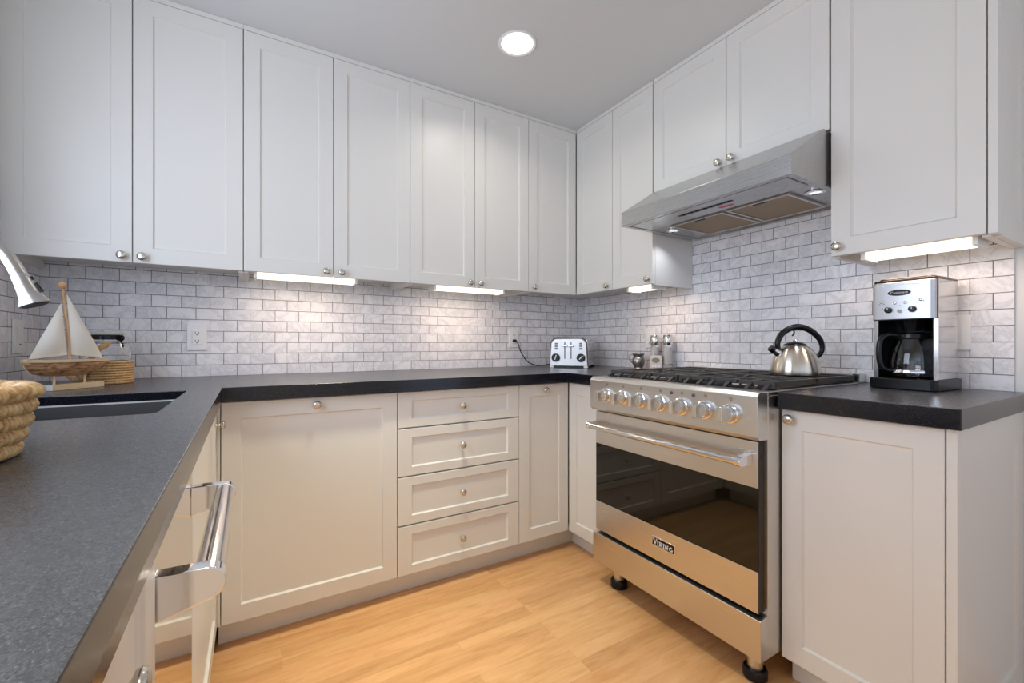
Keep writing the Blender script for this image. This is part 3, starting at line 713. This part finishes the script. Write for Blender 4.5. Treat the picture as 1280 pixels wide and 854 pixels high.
mb = MB(); a0, a1 = inv @ Vector((-.575, -.0135, 1.082)), inv @ Vector((-.575, -.036, 1.082)); mb.cyl(a0, a1, .012, .009, 16); lt(mb, 'plug', 'black_plastic', cd)

# ------------------------------------------------------------------ outlets and switch
def outlet(name, label, cat, run, u0, u1, w0, w1, kind='outlet', nf=TT):
    t = thing(name, label, cat, run.P((u0 + u1) / 2, nf, w0), 0, 'white wall plates on the tiles')
    mb = MB(); run.box(mb, u0, u1, nf + .0002, nf + .006, w0, w1); mb.build('plate', 'white_plastic', t, .0025)
    uc = (u0 + u1) / 2; wc = (w0 + w1) / 2
    if kind == 'outlet':
        mb = MB(); run.box(mb, uc - .0175, uc + .0175, nf + .006, nf + .0085, wc - .034, wc + .034); f_ = mb.build('receptacle', 'white_plastic', t, .002)
        for dz in (-.018, .018):
            mb = MB()
            run.box(mb, uc - .0075, uc - .005, nf + .0084, nf + .0088, wc + dz - .001, wc + dz + .007); run.box(mb, uc + .005, uc + .0075, nf + .0084, nf + .0088, wc + dz - .001, wc + dz + .007)
            run.box(mb, uc - .0025, uc + .0025, nf + .0084, nf + .0088, wc + dz - .009, wc + dz - .004)
            mb.build('slots', 'grey_mark', f_)
    else:
        mb = MB(); run.box(mb, uc - .017, uc + .017, nf + .006, nf + .009, wc - .034, wc + .034); f_ = mb.build('rocker', 'white_plastic', t, .002)
        mb = MB(); run.box(mb, uc - .006, uc + .006, nf + .009, nf + .0095, wc - .030, wc - .026); mb.build('indicator', 'grey_mark', f_)
    return t
outlet('wall_outlet', 'white double wall outlet on back tiles right of the sailboat', 'outlet', BACK, -2.276, -2.202, 1.033, 1.152)
outlet('wall_outlet', 'white wall outlet on back tiles with the toaster plugged in', 'outlet', BACK, -.611, -.537, 1.038, 1.158)
outlet('wall_outlet', 'white wall plate on right tiles behind the salt and pepper mills', 'outlet', RIGHT, -.672, -.598, 1.038, 1.155, 'switch')
outlet('wall_outlet', 'white wall plate on right tiles partly behind the coffee maker', 'outlet', RIGHT, -1.964, -1.890, 1.042, 1.158, 'switch')
outlet('light_switch', 'white rocker light switch on left wall tiles beside the faucet', 'switch', LEFT, -.246, -.168, 1.028, 1.150, 'switch')

# ------------------------------------------------------------------ jug, timer, mills
t = thing('creamer_jug', 'small pewter jug left of the kitchen timer behind the range', 'jug', (-.09, -.616, .9152))
c = (-.09, -.616, .9152)
MB().lathe([(.026, 0), (.027, .004), (.024, .010), (.033, .028), (.037, .045), (.034, .060), (.028, .070), (.030, .080), (.036, .090), (.034, .0905), (.027, .078), (.025, .070), (.031, .058), (.033, .045), (.0, .012)], c, seg=32, cap1=False).build('body', 'pewter', t)
dL = Vector((-.8596, .511, 0))
cc = Vector(c)
MB().tube(smooth([cc + dL * .033 + Vector((0, 0, .084)), cc + dL * .050 + Vector((0, 0, .080)), cc + dL * .050 + Vector((0, 0, .055)), cc + dL * .033 + Vector((0, 0, .035))], 5), .0035, 8).build('handle', 'pewter', t)
t = thing('kitchen_timer', 'small pale kitchen timer with oval display in front of the salt and pepper mills', 'timer', (-.12, -.770, .9152), R(-59.5))
mb = MB(); mb.yprism([(-.032, 0.0004), (.032, 0.0004), (.032, .075), (.027, .083), (-.027, .083), (-.032, .075)], -.006, .0); lt(mb, 'face', mat('champagne_plastic', (.72, .62, .57), .4), t, bevel=.002)
mb = MB(); mb.yprism([(-.032, 0.0004), (.032, 0.0004), (.032, .075), (.027, .083), (-.027, .083), (-.032, .075)], .0002, .028); lt(mb, 'back_shell', 'black_plastic', t, bevel=.002)
mb = MB(); mb.prism([(.021 * math.cos(2 * PI * k / 20), .0135 * math.sin(2 * PI * k / 20)) for k in range(20)], lambda a_, b_: (a_, -.0062, .057 + b_), lambda a_, b_: (a_, -.0075, .057 + b_)); lt(mb, 'display', mat('timer_display', (.23, .22, .17), .25), t)
for x in (-.016, 0, .016):
    mb = MB(); mb.lathe([(.005, 0), (.005, .002), (0, .002)], (x, -.006, .024), (0, -1, 0), 14); lt(mb, 'button', 'white_plastic', t)
def mill(label, x, y, fill, h=.196):
    t = thing('pepper_mill', label, 'mill', (x, y, .9152), 0, 'salt and pepper mills'); c = (x, y, .9152)
    MB().lathe([(.0255, 0), (.026, .002), (.026, .034), (.0245, .036)], c, seg=28).build('base', 'acrylic', t)
    MB().lathe([(.0238, .0365), (.0238, .140), (.0, .140)], c, seg=28).build('barrel', 'acrylic', t)
    MB().lathe([(.0222, .037), (.0222, .128), (0, .129)], c, seg=24).build('contents', fill, t)
    MB().lathe([(.025, .1405), (.026, .143), (.026, .190), (.023, h), (0, h)], c, seg=32).build('cap', 'steel_polish', t)
mill('steel-capped clear mill behind the timer, left one of the pair', -.06, -.712, 'salt')
t = mill('steel-capped clear mill right of the timer, right one of the pair', -.06, -.800, 'salt')

# ------------------------------------------------------------------ coffee maker
t = thing('coffee_maker', 'brushed steel and black drip coffee maker on the right worktop', 'coffee maker', (-.133, -1.859, .9152), R(-3.3))
mb = MB(); mb.zprism(rrect(-.102, .100, -.088, .088, .018), 0.0004, .036); lt(mb, 'base', 'black_plastic', t, bevel=.004)
def U(x0, x1, w, r, wt):
    o = [(x0, -w), (x1 - r, -w)] + [(x1 - r + r * math.sin(R(90 * k / 6)), -w + r - r * math.cos(R(90 * k / 6))) for k in range(1, 7)]
    o += [(x1 - r + r * math.cos(R(90 * k / 6)), w - r + r * math.sin(R(90 * k / 6))) for k in range(7)] + [(x0, w)]
    o += [(x0, w - wt), (x1 - .04, w - wt), (x1 - .04, -w + wt), (x0, -w + wt)]
    return o
mb = MB(); mb.zprism(U(-.072, .096, .083, .03, .012), .0365, .229); ho = lt(mb, 'housing', 'steel_side', t, bevel=.0008)
mb = MB(); mb.zprism([(-.07, -.0705), (.0555, -.0705), (.0555, .0705), (-.07, .0705), (-.07, .069), (.054, .069), (.054, -.069), (-.07, -.069)], .0366, .2288); lt(mb, 'lining', 'black_plastic', t)
mb = MB(); mb.zprism([(-.0708, -.083)] + [(.066 + .03 * math.sin(R(15 * k)), -.053 - .03 * math.cos(R(15 * k))) for k in range(7)] + [(.066 + .03 * math.cos(R(15 * k)), .053 + .03 * math.sin(R(15 * k))) for k in range(7)] + [(-.0708, .083)], .2291, .350); lt(mb, 'tank_housing', 'steel_side', t, bevel=.0008)
mb = MB(); mb.zprism([(-.0742, -.0828), (-.0742, .0828), (-.0712, .0828), (-.0712, -.0828)], .226, .350); lt(mb, 'housing_seam', 'black_matte', t)
fpoly = [(-.074, -.081), (-.080, -.081)] + [(-.080 - .013 * math.sin(R(15 * k)), -.081 + .013 - .013 * math.cos(R(15 * k))) for k in range(1, 7)] + [(-.093 + .013 - .013 * math.cos(R(15 * k)), .081 - .013 + .013 * math.sin(R(15 * k))) for k in range(0, 7)] + [(-.074, .081)]
mb = MB(); mb.zprism(fpoly, .228, .349); fr = lt(mb, 'control_panel', steel('panel_steel', (.60, .60, .615), .36, 1, .03), t, bevel=.0015)
mb = MB(); mb.zprism(rrect(-.090, .094, -.081, .081, .02), .350, .358); mb.zprism(rrect(-.078, .080, -.070, .070, .02), .358, .364); lt(mb, 'lid', mat('brown_black_plastic', (.03, .018, .012), .25), t, bevel=.003)
FX = -.0932
mb = MB(); mb.prism([(.030 * math.cos(2 * PI * k / 28), .0098 * math.sin(2 * PI * k / 28)) for k in range(28)], lambda a_, b_: (FX - .0002, a_ + .006, .314 + b_), lambda a_, b_: (FX - .002, a_ + .006, .314 + b_)); em = lt(mb, 'emblem', 'black_plastic', fr)
def text_mesh(body, size, m, parent, loc, width=None):
    cu = bpy.data.curves.new('lettering', 'FONT'); cu.body = body; cu.size = size; cu.align_x = 'CENTER'; cu.align_y = 'CENTER'; cu.extrude = .0002
    tmp = bpy.data.objects.new('lettering', cu); COL.objects.link(tmp)
    bpy.context.view_layer.update()
    me = bpy.data.meshes.new_from_object(tmp.evaluated_get(bpy.context.evaluated_depsgraph_get()))
    bpy.data.objects.remove(tmp)
    xs = [v.co.x for v in me.vertices]; s_ = (width / (max(xs) - min(xs))) if width else 1
    for v in me.vertices: v.co = Vector((loc[0] - v.co.z, loc[1] - v.co.x * s_, loc[2] + v.co.y))
    me.materials.clear(); me.materials.append(M[m]); o = bpy.data.objects.new('lettering', me); COL.objects.link(o); o.parent = parent
    return o
text_mesh('Cuisinart', .010, 'white_mark', em, (FX - .0024, .006, .314), .046)
mb = MB()
for k in range(12): mb.box(FX - .0006, FX, .05 - k * .008 - .005, .05 - k * .008, .336 + .0025 * math.sin(PI * (k + .5) / 12), .3385 + .0025 * math.sin(PI * (k + .5) / 12))
lt(mb, 'model_marking', 'white_mark', fr)
for y in (.034, -.028):
    mb = MB(); mb.lathe([(.0098, 0), (.0098, .006), (.008, .008), (0, .008)], (FX, y, .259), (-1, 0, 0), 24); kb = lt(mb, 'knob', 'black_plastic', fr)
    mb = MB(); mb.box(FX - .0088, FX - .008, y - .0012, y + .0012, .259, .266); lt(mb, 'pointer', 'white_mark', kb)
mb = MB(); mb.lathe([(.006, 0), (.006, .003), (0, .003)], (FX, .004, .254), (-1, 0, 0), 16); lt(mb, 'button', 'chrome', fr)
for y, z in ((.052, .286), (.017, .281), (-.010, .281), (-.048, .287)):
    mb = MB(); mb.lathe([(.0045, 0), (.0045, .002), (.003, .003), (0, .003)], (FX, y, z), (-1, 0, 0), 14); lt(mb, 'button', 'grey_mark' if y == 1 else 'chrome', fr)
mb = MB()
for y, z in ((.058, .279), (.046, .279), (.004, .272), (-.055, .283), (.05, .264), (-.04, .279)): mb.box(FX - .0006, FX, y - .0015, y + .0015, z - .001, z + .001)
lt(mb, 'panel_markings', 'grey_mark', fr)
# carafe, lifted out of the machine on its own
ca = thing('carafe', 'glass coffee carafe with black handle inside the coffee maker', 'carafe', (-.153, -1.859, .9152 + .0366), R(-3.3))
mb = MB(); mb.lathe([(.052, .001), (.058, .004), (.062, .02), (.063, .05), (.058, .09), (.047, .118), (.043, .128), (.041, .128), (.045, .117), (.056, .089), (.061, .05), (.060, .021), (.056, .006), (.0, .004)], seg=40, cap1=False); lt(mb, 'jar', 'glass', ca)
mb = MB(); mb.lathe([(.0632, .016), (.0642, .017), (.0642, .026), (.0636, .027)], seg=40, cap0=False, cap1=False); lt(mb, 'band', 'chrome', ca)
mb = MB(); mb.lathe([(.0445, .1285), (.046, .131), (.045, .142), (.03, .150), (0, .152)], seg=32); lt(mb, 'lid', 'black_plastic', ca)
hd2 = Vector((-.80, .60, 0))
mb = MB(); mb.tube(smooth([hd2 * .040 + Vector((0, 0, .138)), hd2 * .070 + Vector((0, 0, .142)), hd2 * .092 + Vector((0, 0, .125)), hd2 * .098 + Vector((0, 0, .08)), hd2 * .090 + Vector((0, 0, .035)), hd2 * .066 + Vector((0, 0, .022))], 6), .0085, 12); lt(mb, 'handle', 'black_plastic', ca)
mb = MB(); mb.lathe([(.022, 0), (.030, .03), (.034, .038), (0, .038)], (0, 0, .154), seg=28); 
bmesh.ops.translate(mb.b, verts=mb.b.verts, vec=(-.02, 0, .036)); lt(mb, 'brew_basket', 'black_plastic', t)

# ------------------------------------------------------------------ model sailboat
t = thing('model_sailboat', 'wooden model sailboat with cream canvas sails on a wood stand beside the sink', 'model boat', (-2.561, -.518, .9152), R(52.2))
mb = MB(); mb.box(.0, .1535, 0, .036, .0003, .018); st_ = lt(mb, 'stand', 'pale_wood', t, bevel=.001)
mb = MB(); mb.box(-.0012, -.0002, .001, .035, .001, .0172); lt(mb, 'painted_end', 'white_plastic', st_)
yc = .018
for x in (.0165, .105):
    mb = MB(); mb.cyl((x, yc, .018), (x, yc, .056), .0035, seg=14); lt(mb, 'stand_post', 'pale_wood', t)
mb = MB()
secs = [(-.067, .0035, .093, .0975), (-.058, .008, .073, .0972), (-.043, .014, .056, .097), (-.015, .021, .048, .0955), (.03, .025, .044, .095), (.08, .025, .043, .0945), (.12, .021, .047, .0945), (.155, .015, .060, .0945), (.178, .010, .075, .0945)]
rings = []
for x, w, zb, zt in secs:
    pts = []
    for k in range(9):
        a_ = PI * k / 8; pts.append(mb.b.verts.new((x, yc - w * math.cos(a_) * (1 if k in (0, 8) else .96), zt - (zt - zb) * math.sin(a_) ** .8 if 0 < k < 8 else zt)))
    rings.append(pts)
for p, q_ in zip(rings, rings[1:]):
    for k in range(8): mb.b.faces.new((p[k], p[k + 1], q_[k + 1], q_[k]))
    mb.b.faces.new((p[8], p[0], q_[0], q_[8]))
mb.b.faces.new(rings[0]); mb.b.faces.new(rings[-1][::-1])
hull = lt(mb, 'hull', 'drift_wood', t, sharp=50)
mb = MB()
top = [(x, yc - w - .001) for x, w, _, zt in secs] + [(x, yc + w + .001) for x, w, _, zt in secs[::-1]]
zs = [s_[3] for s_ in secs] + [s_[3] for s_ in secs[::-1]]
A = [mb.b.verts.new((x, y, z - .006)) for (x, y), z in zip(top, zs)]; B = [mb.b.verts.new((x, y, z + .002)) for (x, y), z in zip(top, zs)]
for i in range(len(A)): j = (i + 1) % len(A); mb.b.faces.new((A[i], A[j], B[j], B[i]))
mb.b.faces.new(A[::-1]); mb.b.faces.new(B)
lt(mb, 'deck', 'pale_wood', t)
mb = MB(); mb.tube(smooth([(.059, yc, .096), (.058, yc, .14), (.054, yc, .20), (.047, yc, .26), (.0415, yc, .332)], 4), .0042, 12); ms = lt(mb, 'mast', 'mast_wood', t)
mb = MB(); mb.lathe([(0, -.011), (.007, -.0095), (.0105, -.004), (.0115, 0), (.0105, .004), (.007, .0085), (0, .0105)], (.0405, yc, .337), (0, 0, 1), 24); lt(mb, 'mast_ball', 'ball_wood', ms)
def sail(a_, b_, c_, bulge, name):
    mb = MB(); a_, b_, c_ = Vector(a_), Vector(b_), Vector(c_); N = 10; g = {}
    for i in range(N + 1):
        for j in range(N + 1 - i):
            u, v = i / N, j / N; w = 1 - u - v
            p = a_ * w + b_ * u + c_ * v
            p = p + Vector((0, -bulge * 27 * max(u * v * w, 0) - .0012 * random.random(), 0)); p.z += -.006 * 4 * u * v * (1 if w < .35 else 0) * 0
            g[i, j] = mb.b.verts.new(p)
    for i in range(N):
        for j in range(N - i):
            mb.b.faces.new((g[i, j], g[i + 1, j], g[i, j + 1]))
            if i + j < N - 1: mb.b.faces.new((g[i + 1, j], g[i + 1, j + 1], g[i, j + 1]))
    o = lt(mb, name, 'canvas', t, sharp=180); s_ = o.modifiers.new('cloth', 'SOLIDIFY'); s_.thickness = .0012
    return o
sail((.036, yc, .280), (-.050, yc, .1015), (.0515, yc, .112), .012, 'jib_sail')
sail((.0505, yc, .310), (.064, yc, .112), (.1625, yc, .1015), .012, 'main_sail')
mb = MB(); mb.tube([(-.052, yc, .101), (-.066, yc, .096), (-.058, yc, .072), (-.043, yc, .055)], .0012, 6); mb.tube([(.1625, yc, .1015), (.170, yc, .094)], .0012, 6); mb.tube([(.036, yc, .282), (.046, yc, .29)], .001, 6); lt(mb, 'rigging', 'canvas', t)

# rope-wrapped jar
jc = Vector((-2.496, -.243, .9152))
t = thing('glass_jar', 'clamp-lid glass jar wrapped in jute rope behind the model sailboat', 'jar', jc)
MB().lathe([(.066, .001), (.072, .006), (.072, .09), (.071, .135), (.064, .152), (.046, .160), (.046, .166), (.043, .166), (.043, .159), (.061, .149), (.068, .134), (.069, .09), (.069, .009), (0, .006)], jc, seg=40, cap1=False).build('jar', 'glass', t)
mb = MB(); n = 9
for k in range(n): mb.tube([jc + Vector((.0765 * math.cos(2 * PI * i / 40), .0765 * math.sin(2 * PI * i / 40), .0052 + k * .0093)) for i in range(40)], .0049, 8, True)
mb.build('rope_wrap', 'rope', t)
mb = MB(); mb.lathe([(.0475, .164), (.049, .166), (.049, .178), (.0475, .18)], jc, seg=36, cap0=False, cap1=False); mb.build('seal_band', 'black_plastic', t)
MB().lathe([(.047, .1805), (.050, .183), (.050, .188), (.044, .193), (0, .195)], jc, seg=36).build('lid', mat('pale_lid', (.50, .52, .50), .25), t)
cr = Vector((.8596, -.511, 0)).normalized()
mb = MB(); mb.lathe([(.011, -.006), (.011, .006)], jc + cr * .054 + Vector((0, 0, .170)), (-.511, -.8596, 0), 16); mb.tube([jc + cr * .052 + Vector((0, 0, .170)), jc + cr * .060 + Vector((0, 0, .15)), jc + cr * .062 + Vector((0, 0, .135))], .003, 8); mb.build('clamp', 'black_plastic', t)
# thick rope handle running along the front of the jar
tw = Vector((-.511, -.8596, 0)).normalized()
hp = smooth([jc - cr * .055 + tw * .085 + Vector((0, 0, .035)), jc - cr * .02 + tw * .089 + Vector((0, 0, .020)), jc + cr * .005 + tw * .09 + Vector((0, 0, .04)), jc + cr * .022 + tw * .087 + Vector((0, 0, .085)), jc + cr * .040 + tw * .078 + Vector((0, 0, .125)), jc + cr * .055 + tw * .05 + Vector((0, 0, .150))], 8)
mb = MB()
for ph in range(3):
    pp = []
    for i, p in enumerate(hp):
        a_ = i * .75 + ph * 2 * PI / 3; pp.append(p + cr * .0045 * math.cos(a_) + Vector((0, 0, .0045 * math.sin(a_))) + tw * .002 * math.sin(a_))
    mb.tube(pp, .0060, 8)
mb.build('rope_handle', 'rope', t)

# woven bowl
bc = Vector((-2.430, -1.603, .9152))
t = thing('wicker_bowl', 'coiled wicker bowl on the near left worktop', 'bowl', bc)
coils = [(.132, .0098, .0098), (.137, .0285, .0098), (.142, .0472, .0098), (.146, .0659, .0098)]
def coil(mb, Rr, z, r, N=112, flat=1.0):
    seg = 10; m = N * 6; rings = []
    for i in range(m):
        a_ = 2 * PI * i / m; bump = r * (.60 + .42 * abs(math.sin(N * a_ / 2)) ** .7 + .04 * math.sin(13 * a_))
        c_, s_ = math.cos(a_), math.sin(a_)
        rings.append([mb.b.verts.new(bc + Vector(((Rr + flat * bump * math.cos(q_)) * c_, (Rr + flat * bump * math.cos(q_)) * s_, z + bump * math.sin(q_)))) for q_ in [2 * PI * k / seg + .3 * math.sin(a_ * N / 2) * 0 for k in range(seg)]])
    for i in range(m):
        p, q_ = rings[i], rings[(i + 1) % m]
        for k in range(seg): mb.b.faces.new((p[k], p[(k + 1) % seg], q_[(k + 1) % seg], q_[k]))
mb = MB()
for Rr, z, r in coils: coil(mb, Rr, z, r)
mb.lathe([(0, .002), (.126, .004), (.130, .010), (0, .009)], bc, seg=40, cap0=False, cap1=False)
mb.build('wall', 'wicker', t, sharp=80)
mb = MB(); coil(mb, .1455, .0846, .0110, 100, 1.5); mb.build('rim', 'wicker', t, sharp=80)
